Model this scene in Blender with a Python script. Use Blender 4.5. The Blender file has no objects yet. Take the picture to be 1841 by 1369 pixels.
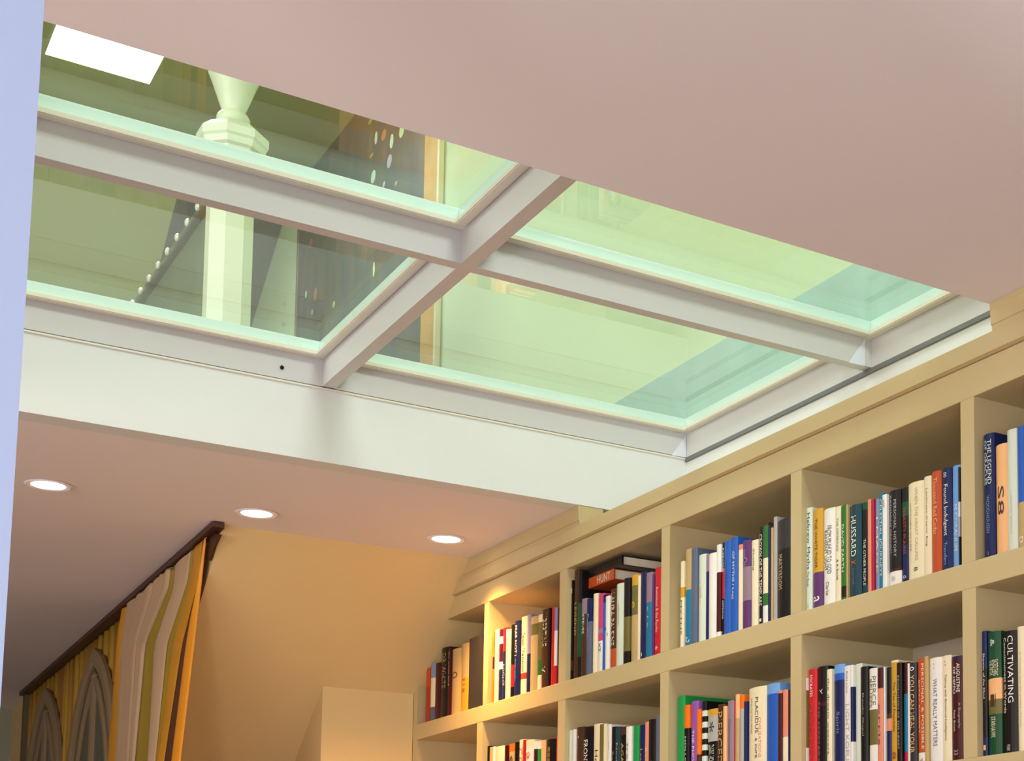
import bpy, bmesh, math, random
from mathutils import Vector, Matrix, noise
random.seed(7)
SC = bpy.context.scene
COL = SC.collection

# ------------------------------------------------------------------ camera
CZ = 1.5                                             # eye height
YAW, PITCH, ROLL = (math.radians(a) for a in (36.97845, 5.496004, -0.341645))
FPX, PCX, PCY = 2863.879, 1627.94, 1394.06           # focal length / optical centre in pixels of the 1841x1369 frame (the photo is a crop)
_fw = Vector((math.sin(YAW)*math.cos(PITCH), math.cos(YAW)*math.cos(PITCH), math.sin(PITCH)))
_r = Vector((math.cos(YAW), -math.sin(YAW), 0)); _u = _r.cross(_fw)
CR = math.cos(ROLL)*_r + math.sin(ROLL)*_u
CU = -math.sin(ROLL)*_r + math.cos(ROLL)*_u
cam = bpy.data.cameras.new('camera'); camo = bpy.data.objects.new('camera', cam); COL.objects.link(camo)
M = Matrix((CR, CU, -_fw)).transposed().to_4x4(); M.translation = Vector((0, 0, CZ)); camo.matrix_world = M
cam.sensor_width = 36; cam.sensor_fit = 'HORIZONTAL'; cam.lens = FPX*36/1841
cam.shift_x = (920.5-PCX)/1841; cam.shift_y = (PCY-684.5)/1841
cam.clip_start = .02
SC.camera = camo

# ------------------------------------------------------------------ world and light
SC.view_settings.view_transform = 'Standard'; SC.view_settings.look = 'None'
SC.view_settings.gamma = 1; SC.view_settings.use_curve_mapping = False
SC.view_settings.exposure = 0.0
W = bpy.data.worlds.new('overcast_sky'); SC.world = W; W.use_nodes = True
W.node_tree.nodes['Background'].inputs[0].default_value = (.80, .90, 1, 1)
W.node_tree.nodes['Background'].inputs[1].default_value = 2.0

def area(name, loc, target, sx, sy, power, color, spread=math.pi):
    l = bpy.data.lights.new(name, 'AREA'); l.shape = 'RECTANGLE'; l.size = sx; l.size_y = sy
    l.energy = power; l.color = color; l.spread = spread
    o = bpy.data.objects.new(name, l); COL.objects.link(o); o.location = loc
    d = Vector(target)-Vector(loc); o.rotation_euler = d.to_track_quat('-Z', 'Y').to_euler(); return o
# daylight through the rooflight of the upper room
area('rooflight_daylight', (1.04, 6.06, 4.96), (1.04, 6.06, 0), .36, .92, 60, (.93, .98, 1))
# added fill from the left of the upper room; no window there
area('upper_left_fill', (-1.35, 3.6, 3.75), (1.9, 4.2, 3.2), 1.8, 1.2, 62, (.97, 1, .99))
area('upper_near_fill', (1.0, 1.2, 4.6), (1.2, 3.6, 2.8), .8, .5, 42, (.98, 1, 1))  # added to brighten the glass edges; no lamp stands there
# added fill lights of the lower room, unseen, at the left and the back
area('left_warm_fill', (-2.56, 2.0, 2.06), (1.65, 2.4, 1.9), 2.6, .52, 44, (1, .84, .60))
area('back_cool_fill', (-.9, -1.55, 1.5), (-.6, 3.0, 2.0), 2.0, 1.3, 62, (.84, .88, 1))
# added point fills without fittings: one for the near ceiling, one warm farther in
def point(name, loc, power, color, radius):
    l = bpy.data.lights.new(name, 'POINT'); l.energy = power; l.color = color; l.shadow_soft_size = radius
    o = bpy.data.objects.new(name, l); COL.objects.link(o); o.location = loc; return o
point('ceiling_fill', (-1.3, .3, 1.25), 62, (1, .92, .95), .12)
point('far_warm_fill', (1.2, 3.2, .85), 9, (1, .64, .34), .15)

# ------------------------------------------------------------------ helpers
H = 2.527; YN, YF = 1.949, 3.494; XB = 1.65; XW = 1.94
def ray(x, y): return _fw + CR*((x-PCX)/FPX) - CU*((y-PCY)/FPX)
def at(x, y, ax, val):
    d = ray(x, y); c = Vector((0, 0, CZ)); return c + d*((val-c[ax])/d[ax])

def srgb(h):
    if isinstance(h, str):
        h = h.lstrip('#'); c = [int(h[i:i+2], 16)/255 for i in (0, 2, 4)]
    else: c = [v/255 for v in h]
    return [v/12.92 if v <= .04045 else ((v+.055)/1.055)**2.4 for v in c]
MATS = {}
def mat(name, col, rough=.6, var=.06, scale=8., bump=.0, metal=0., sheen=0.):
    if name in MATS: return MATS[name]
    m = bpy.data.materials.new(name); m.use_nodes = True; nt = m.node_tree; b = nt.nodes['Principled BSDF']
    c = srgb(col)
    tc = nt.nodes.new('ShaderNodeTexCoord'); n = nt.nodes.new('ShaderNodeTexNoise'); n.inputs['Scale'].default_value = scale
    n.inputs['Detail'].default_value = 4
    nt.links.new(tc.outputs['Object'], n.inputs['Vector'])
    mx = nt.nodes.new('ShaderNodeMix'); mx.data_type = 'RGBA'
    mx.inputs[6].default_value = [v*(1-var) for v in c]+[1]; mx.inputs[7].default_value = [min(1, v*(1+var)) for v in c]+[1]
    nt.links.new(n.outputs['Fac'], mx.inputs[0]); nt.links.new(mx.outputs[2], b.inputs['Base Color'])
    b.inputs['Roughness'].default_value = rough; b.inputs['Metallic'].default_value = metal
    if bump:
        bp = nt.nodes.new('ShaderNodeBump'); bp.inputs['Strength'].default_value = bump; bp.inputs['Distance'].default_value = .002
        n2 = nt.nodes.new('ShaderNodeTexNoise'); n2.inputs['Scale'].default_value = scale*12
        nt.links.new(tc.outputs['Object'], n2.inputs['Vector']); nt.links.new(n2.outputs['Fac'], bp.inputs['Height'])
        nt.links.new(bp.outputs['Normal'], b.inputs['Normal'])
    if name.startswith('cover_'): b.inputs['Specular IOR Level'].default_value = .22
    MATS[name] = m; return m
def emit(name, col, s):
    m = bpy.data.materials.new(name); m.use_nodes = True; b = m.node_tree.nodes['Principled BSDF']
    b.inputs['Base Color'].default_value = (*col, 1); b.inputs['Emission Color'].default_value = (*col, 1)
    b.inputs['Emission Strength'].default_value = s; return m

def obj(name, bm, m, parent=None, **props):
    me = bpy.data.meshes.new(name)
    bmesh.ops.recalc_face_normals(bm, faces=bm.faces[:]); bm.to_mesh(me); bm.free()
    for x in (m if isinstance(m, (list, tuple)) else [m]): me.materials.append(x)
    o = bpy.data.objects.new(name, me); COL.objects.link(o)
    if parent is not None: o.parent = parent
    for k, v in props.items(): o[k] = v
    return o
def struct(name, bm, m, parent=None, label=None):
    o = obj(name, bm, m, parent)
    if parent is None: o['kind'] = 'structure'
    if label: o['label'] = label
    return o
def thing(name, label, cat, loc=(0, 0, 0), group=None):
    o = bpy.data.objects.new(name, None); o.empty_display_size = .05; COL.objects.link(o); o.location = loc
    o['label'] = label; o['category'] = cat
    if group: o['group'] = group
    return o
def box(bm, x0, x1, y0, y1, z0, z1, mi=0):
    v = [bm.verts.new((x, y, z)) for x in (x0, x1) for y in (y0, y1) for z in (z0, z1)]
    fs = []
    for q in ((0, 1, 3, 2), (4, 6, 7, 5), (0, 4, 5, 1), (2, 3, 7, 6), (0, 2, 6, 4), (1, 5, 7, 3)):
        f = bm.faces.new([v[i] for i in q]); f.material_index = mi; fs.append(f)
    return v
def bx(x0, x1, y0, y1, z0, z1, bev=0.):
    bm = bmesh.new(); box(bm, x0, x1, y0, y1, z0, z1)
    if bev: bmesh.ops.bevel(bm, geom=bm.edges[:], offset=bev, segments=2, affect='EDGES', profile=.5)
    return bm
def prism(pts, axis, a0, a1, bm=None):
    """closed polygon pts (2-D) extruded along axis from a0 to a1; axis 0: pts=(y,z), 1: (x,z), 2: (x,y)"""
    bm = bm or bmesh.new()
    def P(p, a): return {0: (a, p[0], p[1]), 1: (p[0], a, p[1]), 2: (p[0], p[1], a)}[axis]
    A = [bm.verts.new(P(p, a0)) for p in pts]; B = [bm.verts.new(P(p, a1)) for p in pts]; n = len(pts)
    bm.faces.new(A); bm.faces.new(B[::-1])
    for i in range(n): bm.faces.new((A[i], A[(i+1) % n], B[(i+1) % n], B[i]))
    return bm
def lathe(prof, n=8, cx=0, cy=0, ph=0, bm=None, smooth=False):
    bm = bm or bmesh.new(); rings = []
    for r, z in prof: rings.append([bm.verts.new((cx+r*math.cos(ph+2*math.pi*i/n), cy+r*math.sin(ph+2*math.pi*i/n), z)) for i in range(n)])
    for a, b in zip(rings, rings[1:]):
        for i in range(n):
            f = bm.faces.new((a[i], a[(i+1) % n], b[(i+1) % n], b[i])); f.smooth = smooth
    bm.faces.new(rings[0][::-1]); bm.faces.new(rings[-1]); return bm

# ------------------------------------------------------------------ materials
WALL = mat('ceiling_paint', (238, 230, 232), .75, .02, 3, .12)
SLOPE = mat('cream_wall_paint', (218, 194, 140), .75, .03, 3, .12)
FASC = mat('white_fascia_paint', (222, 224, 224), .6, .03, 5, .06)
STEEL = mat('white_steel_paint', (204, 202, 203), .42, .03, 6, .05)
LEDGE = mat('cream_ledge_paint', (226, 222, 206), .45, .03, 6)
CASE = mat('bookcase_paint', (193, 173, 127), .5, .03, 5, .06)
UPW = mat('pale_green_wall_paint', (204, 223, 182), .75, .03, 2.5, .06)
UPC = mat('olive_ceiling_paint', (198, 204, 146), .8, .04, 2.5, .05)
SKIRT = mat('sage_skirting_paint', (158, 196, 186), .5, .14, 9)
FLOORM = mat('grey_brown_floorboards', (150, 136, 124), .45, .15, 6)

# ------------------------------------------------------------------ room shell (lower room)
bm = bmesh.new()
XO0, XO1 = .10, XW                      # opening in the ceiling
box(bm, -2.6, 2.1, -1.6, YN, H, 2.69)
box(bm, -2.6, 2.1, YF+.06, 4.20, H, 2.69)
box(bm, -2.6, XO0-.05, YN, YF+.06, H, 2.69)
box(bm, -2.6, 1.10, 4.20, 8.4, H, 2.69)
struct('ceiling', bm, WALL)
struct('floor', bx(-2.6, 2.1, -1.6, 8.4, -.1, 0), FLOORM)
struct('wall_right', bx(XW, 2.1, -1.6, 8.4, 0, 2.69), FASC)
bm = bmesh.new()                        # left wall, with an opening added for the warm fill light
box(bm, -2.75, -2.6, -1.6, .65, 0, H); box(bm, -2.75, -2.6, 3.35, 8.4, 0, H)
box(bm, -2.75, -2.6, .65, 3.35, 0, 1.76); box(bm, -2.75, -2.6, .65, 3.35, 2.36, H)
struct('wall_left', bm, WALL)
bm = bmesh.new()                        # wall behind the photographer, with an opening added for the cool fill
box(bm, -2.6, -1.9, -1.75, -1.6, 0, H); box(bm, .1, 2.1, -1.75, -1.6, 0, H)
box(bm, -1.9, .1, -1.75, -1.6, 0, .85); box(bm, -1.9, .1, -1.75, -1.6, 2.15, H)
struct('wall_back', bm, WALL)
# sloping wall beyond the opening, with the knee wall under it
sl = (2.2-H)/(4.615-4.19)
zs = lambda y: H+sl*(y-4.19)
struct('wall_slope', prism([(4.19, H), (5.7, zs(5.7)), (5.7, 0), (5.85, 0), (5.85, zs(5.7)+.1), (4.5, H+.16), (4.19, H+.16)], 0, 1.0, XW), SLOPE)
bm = bx(1.386, XW-.29, 4.615, 5.6, 0, 2.204)
struct('wall_knee', bm, SLOPE)
# dormer: cheek wall behind the curtains and end wall
struct('wall_dormer_cheek', prism([(4.30, H-.02), (5.72, zs(5.72)+.05), (5.72, 0), (8.25, 0), (8.25, H), (4.4, H)], 0, 1.085, 1.14), SLOPE)
struct('wall_dormer_end', bx(-2.6, 1.12, 8.25, 8.4, 0, H), mat('grey_green_wall_paint', (150, 150, 128), .7, .05, 3))
# white corner of the wall right beside the photographer
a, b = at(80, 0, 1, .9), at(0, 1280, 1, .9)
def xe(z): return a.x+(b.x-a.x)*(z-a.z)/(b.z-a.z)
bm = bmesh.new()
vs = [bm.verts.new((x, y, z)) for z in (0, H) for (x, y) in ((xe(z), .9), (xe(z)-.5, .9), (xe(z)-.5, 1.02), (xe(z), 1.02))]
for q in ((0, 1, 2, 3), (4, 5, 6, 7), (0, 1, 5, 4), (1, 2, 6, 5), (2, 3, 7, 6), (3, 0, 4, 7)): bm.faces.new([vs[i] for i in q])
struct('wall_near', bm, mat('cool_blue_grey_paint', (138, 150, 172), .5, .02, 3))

# ------------------------------------------------------------------ glazed floor opening
ZB, ZF, ZG, ZT = 2.695, 2.756, 2.767, 2.791      # beam underside, ledge underside, glass underside, glass top
YB0, YB1 = 2.684, 2.712; XC0, XC1 = 1.028, 1.056
bm = bmesh.new()                                  # plastered reveal under the steel frame
box(bm, XO0-.05, XW, YF, YF+.0595, H, ZB-.003)
struct('trim_1', bm, FASC)
struct('trim_2', bx(XO0-.0495, XO0, YN+.0005, YF-.0005, H, ZB-.003), FASC)
fr = thing('glazing_frame', 'white painted steel grid of beams holding the four glass floor panes', 'frame', ((XO0+XW)/2, (YN+YF)/2, ZB))
def fpart(name, bm, m, label=None, parent=None):
    o = obj(name, bm, m, parent or fr)
    if parent is None: o.matrix_parent_inverse = Matrix.Translation(-fr.location)
    if label: o['label'] = label
    return o
def lipbeam(name, ax, a0, a1, c0, c1, lips, label):
    """T-shaped beam: web with a thin ledge under the glass. ax 0: runs along X"""
    P = lambda u0, u1, v0, v1, z0, z1: bx(*((u0, u1, v0, v1, z0, z1) if ax == 0 else (v0, v1, u0, u1, z0, z1)))
    o = fpart(name, P(a0, a1, c0, c1, ZB, ZG), STEEL, label)
    for s in lips:
        k_ = .0203 if ax == 1 else (.0235 if name == 'long_beam' else 0)
        e = P(a0+k_, a1-k_, *((c0-.02, c0) if s < 0 else (c1, c1+.02)), ZF, ZG)
        bmesh.ops.bevel(e, geom=e.edges[:], offset=.002, segments=2, affect='EDGES')
        l = obj('ledge', e, LEDGE, o)
    return o
lipbeam('long_beam', 0, XO0, XW, YB0, YB1, (-1, 1), 'long steel beam running across towards the bookcase')
lipbeam('cross_beam', 1, YN, YB0, XC0, XC1, (-1, 1), 'near half of the cross beam')
lipbeam('cross_beam', 1, YB1, YF, XC0, XC1, (-1, 1), 'far half of the cross beam')
lipbeam('far_rail', 0, XO0, XW, YF-.003, YF+.05, (-1,), 'frame rail on the far side above the plaster reveal')
lipbeam('bookcase_rail', 1, YN, YF, XW-.003, XW+.05, (-1,), 'frame rail on the bookcase side')
lipbeam('near_rail', 0, XO0, XW, YN-.05, YN+.003, (1,), 'frame rail on the near side')
lipbeam('end_rail', 1, YN, YF, XO0-.05, XO0+.003, (1,), 'frame rail at the far left end')
bm = bmesh.new(); bmesh.ops.create_uvsphere(bm, u_segments=10, v_segments=6, radius=.0045)
bmesh.ops.translate(bm, verts=bm.verts[:], vec=at(507, 661, 1, YF-.004)); fpart('screw_hole', bm, mat('black_hole', (20, 18, 22), .9), 'small dark screw hole')
for Y_, P3 in ((YB0-.0015, ((1555, 610), (1527, 652), (1555, 658))), (YF-.0045, ((1236, 783), (1208, 819), (1235, 823)))):  # triangular patches of light in the corners, laid on as pale plates
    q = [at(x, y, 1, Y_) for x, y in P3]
    fpart('corner_light_patch', prism([(min(v.x, XW-.004), v.z) for v in q], 1, Y_, Y_+.002), mat('light_patch_blue', (222, 228, 240), .4), 'small pale triangular patch of painted light')
# joint line below the frame on the bookcase side and the far side
struct('trim_3', bx(XW-.006, XW, YN, YF, ZB-.012, ZB-.001, .001), mat('grey_joint_sealant', (110, 112, 112), .6))
struct('trim_4', bx(XO0, XW-.006, YF-.0035, YF, ZB-.006, ZB-.002), LEDGE)

def glassmat():
    m = bpy.data.materials.new('green_tinted_glass'); m.use_nodes = True; nt = m.node_tree; nt.nodes.clear()
    o = nt.nodes.new('ShaderNodeOutputMaterial'); mx = nt.nodes.new('ShaderNodeMixShader')
    t = nt.nodes.new('ShaderNodeBsdfTransparent'); t.inputs[0].default_value = (.955, .985, .955, 1)
    g = nt.nodes.new('ShaderNodeBsdfGlossy'); g.inputs['Roughness'].default_value = .012
    f = nt.nodes.new('ShaderNodeFresnel'); f.inputs[0].default_value = 1.5
    ge = nt.nodes.new('ShaderNodeNewGeometry'); mr = nt.nodes.new('ShaderNodeMapRange')
    mr.inputs['To Min'].default_value = 1.5; mr.inputs['To Max'].default_value = 1/1.5
    nt.links.new(ge.outputs['Backfacing'], mr.inputs['Value']); nt.links.new(mr.outputs[0], f.inputs[0])
    nt.links.new(f.outputs[0], mx.inputs[0]); nt.links.new(t.outputs[0], mx.inputs[1]); nt.links.new(g.outputs[0], mx.inputs[2])
    nt.links.new(mx.outputs[0], o.inputs[0]); return m
GLASS = glassmat()
EDGE = mat('frosted_glass_edge', (232, 252, 255), .35, .02, 20)
n = 0
for (x0, x1, nx) in ((XO0+.004, XC0-.001, 'left'), (XC1+.001, XW-.004, 'right')):
    for (y0, y1, ny) in ((YN+.004, YB0-.001, 'near'), (YB1+.001, YF-.004, 'far')):
        lab = {('left', 'near'): 'glass floor pane below the bright rooflight and the post cap',
               ('left', 'far'): 'glass floor pane with the white octagonal post shaft seen through it',
               ('right', 'near'): 'plain pale green glass pane beside the wide near ceiling, bookcase end',
               ('right', 'far'): 'pale green glass pane nearest the bookcase and the white far reveal'}[(nx, ny)]
        t = thing('glass_pane', lab, 'glass pane', ((x0+x1)/2, (y0+y1)/2, ZG), 'glass floor panes')
        c = t.location.copy()
        g = obj('glass_sheet', bx(x0+.012, x1-.012, y0+.012, y1-.012, ZG+.0005, ZT), GLASS, t); g.matrix_parent_inverse = Matrix.Translation(-c)
        bm = bmesh.new()
        box(bm, x0, x1, y0, y0+.010, ZG+.0005, ZT); box(bm, x0, x1, y1-.010, y1, ZG+.0005, ZT)
        box(bm, x0, x0+.010, y0+.011, y1-.011, ZG+.0005, ZT); box(bm, x1-.010, x1, y0+.011, y1-.011, ZG+.0005, ZT)
        e = obj('glass_edge', bm, EDGE, t, label='bright frosted edge of the pane'); e.matrix_parent_inverse = Matrix.Translation(-c)

# ------------------------------------------------------------------ upper room
ZU = 4.81
bm = bmesh.new()
box(bm, -1.5, 2.1, .4, YN-.05, 2.695, ZT); box(bm, -1.5, 2.1, YF+.05, 8.8, 2.695, ZT)
box(bm, -1.5, XO0-.05, YN-.05, YF+.05, 2.695, ZT)
struct('floor_upper', bm, FLOORM)
struct('wall_upper_right', bx(1.95, 2.1, .4, 8.8, ZT, ZU), UPW)
struct('wall_upper_left', bx(-1.65, -1.5, .4, 8.8, 2.7, ZU), UPW)
struct('wall_upper_back', bx(-1.5, 2.1, .25, .4, 2.7, ZU), UPW)
struct('baseboard_upper_right', bx(1.934, 1.95, .4, 7.9, ZT, 2.947, .0015), SKIRT)
SX0, SX1, SY0, SY1 = .862, 1.226, 5.6, 6.525
bm = bmesh.new()
box(bm, -1.65, SX0, .25, 7.2, ZU, ZU+.12); box(bm, SX1, 2.1, .25, 7.2, ZU, ZU+.12)
box(bm, SX0, SX1, .25, SY0, ZU, ZU+.12); box(bm, SX0, SX1, SY1, 7.2, ZU, ZU+.12)
struct('ceiling_upper', bm, UPC)
struct('wall_upper_slope', prism([(7.17, ZU), (8.7, ZU-1.07), (8.7, 2.7), (8.85, 2.7), (8.85, ZU), (7.6, ZU+.12), (7.17, ZU+.12)], 0, -1.65, 2.1), UPC)
w1 = bmesh.new()
for (q0, q1, q2, q3) in ((SX0-.02, SX0+.001, SY0-.02, SY1+.02), (SX1-.001, SX1+.02, SY0-.02, SY1+.02), (SX0+.001, SX1-.001, SY0-.02, SY0+.001), (SX0+.001, SX1-.001, SY1-.001, SY1+.02)):
    box(w1, q0, q1, q2, q3, ZU+.002, ZU+.14)
struct('window_1', w1, FASC)

# newel post with octagonal cap
NX, NY = 1.10, 4.66
nw = thing('newel_post', 'white octagonal newel post with moulded cap, seen through the glass floor', 'post', (NX, NY, ZT))
PW = mat('pale_post_paint', (232, 238, 214), .45, .02, 6)
def npart(name, bm, m, parent=nw, **k):
    o = obj(name, bm, m, parent, **k)
    if parent is nw: o.matrix_parent_inverse = Matrix.Translation(-nw.location)
    return o
npart('shaft', lathe([(.064, 2.951), (.064, 3.68)], 8, NX, NY, math.pi/8), PW)
npart('plinth', lathe([(.082, ZT), (.082, 2.93), (.066, 2.95)], 8, NX, NY, math.pi/8), PW)
npart('neck_band', lathe([(.058, 3.681), (.058, 3.70)], 8, NX, NY, math.pi/8), mat('dark_blue_band', (40, 62, 84), .5), label='dark band under the cap')
npart('cap', lathe([(.060, 3.70), (.074, 3.705), (.078, 3.722), (.088, 3.728), (.092, 3.745), (.098, 3.752), (.098, 3.775), (.070, 3.80), (.04, 3.808)], 8, NX, NY, math.pi/8), PW)
bm = lathe([(.030, 3.808), (.042, 3.815), (.046, 3.83), (.040, 3.842), (.030, 3.85), (.034, 3.86), (.062, 3.94), (.072, 3.965), (.06, 3.99), (.02, 4.0)], 16, NX, NY, 0, None, True)
npart('finial', bm, PW)

# railing running away from the newel post
rl = thing('stair_railing', 'dark stair railing with small baluster tips whitened as if lit running back from the post', 'railing', (1.10, 5.9, ZT))
RD = mat('dark_rail_wood', (98, 100, 70), .45, .2, 14)
def rpart(name, bm, m, **k):
    o = obj(name, bm, m, rl, **k); o.matrix_parent_inverse = Matrix.Translation(-rl.location)
rpart('handrail', bx(1.085, 1.125, 4.74, 7.1, 3.665, 3.69, .005), RD)
bm = bmesh.new()
box(bm, 1.106, 1.116, 4.75, 7.05, ZT+.06, 3.665)
rpart('infill_panel', bm, mat('mottled_infill', (118, 128, 96), .5, .3, 6), label='dark mottled panel below the rail')
for i in range(14):  # lit baluster ends, their brightness put into white colour
    y = 4.96+i*.131
    bm = bmesh.new(); bmesh.ops.create_uvsphere(bm, u_segments=8, v_segments=6, radius=1)
    bmesh.ops.scale(bm, verts=bm.verts[:], vec=(.008, .016, .012)); bmesh.ops.translate(bm, verts=bm.verts[:], vec=(1.079, y, 3.676))
    rpart('rail_tip', bm, mat('lit_tip_white', (250, 250, 240), .3), label='small tip on the rail, whitened as if lit')

# large dark picture with a gold frame edge on the upper wall
pc = thing('framed_picture', 'large dark picture with gold frame edge on the upper wall, seen through the glass', 'picture', (1.94, 6.2, 3.4))
def ppart(name, bm, m, **k):
    o = obj(name, bm, m, pc, **k); o.matrix_parent_inverse = Matrix.Translation(-pc.location); return o
def picmat():
    m = bpy.data.materials.new('dark_canvas'); m.use_nodes = True; nt = m.node_tree; b = nt.nodes['Principled BSDF']
    tc = nt.nodes.new('ShaderNodeTexCoord'); n = nt.nodes.new('ShaderNodeTexNoise'); n.inputs['Scale'].default_value = 5
    mp = nt.nodes.new('ShaderNodeMapping'); mp.inputs['Scale'].default_value = (1, 2.5, .7)
    nt.links.new(tc.outputs['Object'], mp.inputs[0]); nt.links.new(mp.outputs[0], n.inputs['Vector'])
    r = nt.nodes.new('ShaderNodeValToRGB'); e = r.color_ramp.elements
    e[0].position = .3; e[0].color = (*srgb((52, 66, 66)), 1); e[1].position = .62; e[1].color = (*srgb((84, 84, 70)), 1)
    for p, c in ((.70, (110, 80, 60)), (.76, (96, 112, 106))):
        x = r.color_ramp.elements.new(p); x.color = (*srgb(c), 1)
    nt.links.new(n.outputs['Fac'], r.inputs[0]); nt.links.new(r.outputs[0], b.inputs['Base Color']); b.inputs['Roughness'].default_value = .5
    return m
ppart('canvas', bx(1.937, 1.9485, 5.42, 6.98, 3.0, 4.79), picmat(), label='dark painted canvas')
GOLD = mat('gold_frame_wood', (208, 160, 70), .4, .25, 12)
ppart('frame_stile', bx(1.930, 1.9485, 5.285, 5.4185, 3.0, 4.79, .003), GOLD, label='wide gold wooden stile')
ppart('frame_fillet', bx(1.928, 1.9485, 5.266, 5.284, 3.0, 4.79, .002), mat('cream_fillet', (236, 226, 180), .4), label='thin cream outer fillet')
ppart('frame_stile', bx(1.934, 1.9485, 6.981, 7.0, 3.0, 4.79, .002), mat('brown_fillet', (120, 100, 70), .5), label='narrow brown stile')
# pale and rust glints painted onto the picture: (px, py, length, width, colour)
for (x, y, L, w, c) in ((676, 248, 22, 5, 'cfe3c0'), (690, 243, 18, 8, 'c07850'), (704, 254, 24, 6, 'd8ecc8'), (722, 235, 22, 8, 'cfe8b8'), (666, 218, 8, 8, 'a8a840'),
                     (700, 290, 22, 8, 'a8a8b8'), (671, 318, 22, 8, 'a8d0b0'), (690, 332, 10, 4, 'b0b0b0'), (668, 280, 6, 6, '98b050'), (550, 530, 14, 4, 'a8c8a8'),
                     (567, 530, 26, 7, 'a06840'), (600, 548, 12, 5, 'a8a850'), (672, 485, 26, 3, 'c8d890'), (559, 438, 16, 8, '9a6050'), (561, 562, 10, 3, '8ab0a0'), (712, 330, 8, 4, 'a0a850')):
    p = at(x, y, 0, 1.9365); sc_ = 4.0/FPX*1.55
    bm = bmesh.new(); bmesh.ops.create_uvsphere(bm, u_segments=10, v_segments=6, radius=1)
    bmesh.ops.scale(bm, verts=bm.verts[:], vec=(.0012, w*sc_*1.6, L*sc_*.55)); bmesh.ops.translate(bm, verts=bm.verts[:], vec=p)
    ppart('painted_glint', bm, mat('glint_'+c, c, .5), label='small glint painted on the canvas')
struct('slope_shade', prism([(7.19, ZU-.7*.02-.004), (8.3, ZU-.7*1.13-.004), (8.3, ZU-.7*1.13+.02), (7.19, ZU-.7*.02+.02)], 0, 1.50, 1.948), mat('slope_shade_grey', (112, 116, 116), .6))  # shaded part of the roof slope, laid on as a grey slab

# ------------------------------------------------------------------ bookcase
Z1T, Z1B, Z2T, Z2B = 2.384, 2.105, 2.060, 1.778; XD = 1.918; ZTOP = 2.4785
bc = thing('bookcase', 'cream built-in bookcase filling the right-hand wall, full of books', 'bookcase', (XB, 2.8, 0))
def bpart(name, bm, m=CASE, **k):
    o = obj(name, bm, m, bc, **k); o.matrix_parent_inverse = Matrix.Translation(-bc.location); return o
YE = 4.6145
bpart('back_panel', bx(XD, XW-.002, .5, YE, 0, ZTOP-.01), mat('bookcase_back_paint', (184, 174, 156), .55, .03, 5))
def shelfmesh(z0, z1): return bx(XB, XD, .5, YE, z0, z1, .0015)
bpart('header_rail', bx(XB, XD, .5, 4.36, Z1T, 2.4405, .0015))
bpart('shelf', shelfmesh(Z2T, Z1B)); bpart('shelf', shelfmesh(Z2B-.045, Z2B))
for z in (1.40, 1.02, .62, .06): bpart('shelf', shelfmesh(z, z+.045))
bm = prism([(XB-.002, 2.441), (XB-.010, 2.443), (XB-.011, 2.4705), (XB-.004, 2.4735), (XB-.004, ZTOP), (XW-.004, ZTOP), (XW-.004, 2.441)], 1, .5, 4.30)
bpart('top_moulding', bm, label='projecting moulding along the top of the bookcase')
CROWN = [(XB-.001, ZTOP+.0005), (XB-.002, 2.4885), (XB-.004, 2.4900), (XB-.005, 2.512), (XB-.006, 2.516), (XB-.006, H-.0005), (XB+.06, H-.0005), (XB+.06, ZTOP+.0005)]
bpart('crown_moulding', prism(CROWN, 1, YF+.002, 4.27), label='crown moulding running to the ceiling beyond the opening')
bpart('crown_moulding', prism(CROWN, 1, .5, YN-.004), label='crown moulding running to the ceiling on the near side')
DV1 = [(4.054, 4.0854), (3.5674, 3.6082), (3.0453, 3.0834), (2.5196, 2.5579), (1.9961, 2.0318), (1.475, 1.512), (.95, .987)]
DV2 = [(4.0826, 4.1213)]+DV1[1:]
for (y0, y1) in DV1: bpart('divider', bx(XB+.0005, XD, y0, y1, Z1B, Z1T))
for (y0, y1) in DV2: bpart('divider', bx(XB+.0005, XD, y0, y1, Z2B, Z2T))
for (y0, y1) in DV2: bpart('divider', bx(XB+.0005, XD, y0, y1, .105, 1.733))
bpart('end_panel', bx(XB+.0007, XD, 4.583, YE-.001, 0, 2.225), label='end panel against the knee wall')

# ------------------------------------------------------------------ books
TXT = {}
def textmesh(s):
    if s in TXT: return TXT[s]
    c = bpy.data.curves.new('t', 'FONT'); c.body = s; c.resolution_u = 2; c.size = 1
    o = bpy.data.objects.new('t', c); COL.objects.link(o)
    dg = bpy.context.evaluated_depsgraph_get(); dg.update()
    me = bpy.data.meshes.new_from_object(o.evaluated_get(dg)); bpy.data.objects.remove(o)
    xs = [v.co.x for v in me.vertices]; ys = [v.co.y for v in me.vertices]
    TXT[s] = ([v.co.copy() for v in me.vertices], [tuple(p.vertices) for p in me.polygons], min(xs), max(xs), min(ys), max(ys)); return TXT[s]
PAGE = mat('book_pages', (228, 216, 190), .8, .1, 40)
NAMED = dict(white='e2ded6', cream='e4d6b4', black='120e10', navy='141e50', red='c01c28', maroon='420e18', crimson='a81c3c', orange='e46c10', tan='b89c68', olive='6c6434',
             green='2c6a24', dgreen='14482c', blue='2458b0', lblue='6c9cd8', teal='1c7094', dteal='183c48', purple='5c3068', mauve='8c7484', slate='586078', grey='a8a4a0', dgrey='302c30',
             yellow='e0b038', gold='c8962c', pink='c83c74', salmon='d8886c', brown='482a18', peach='e8b078', vgreen='1c8c44', violet='8c50a0', pale='ccd4c4', rust='b84c20', brick='a03c24', lav='8880a0', bluegrey='7890b0')
def cm(c): return mat('cover_'+c, NAMED.get(c, c), .38, .07, 14)
SET = .010
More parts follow.
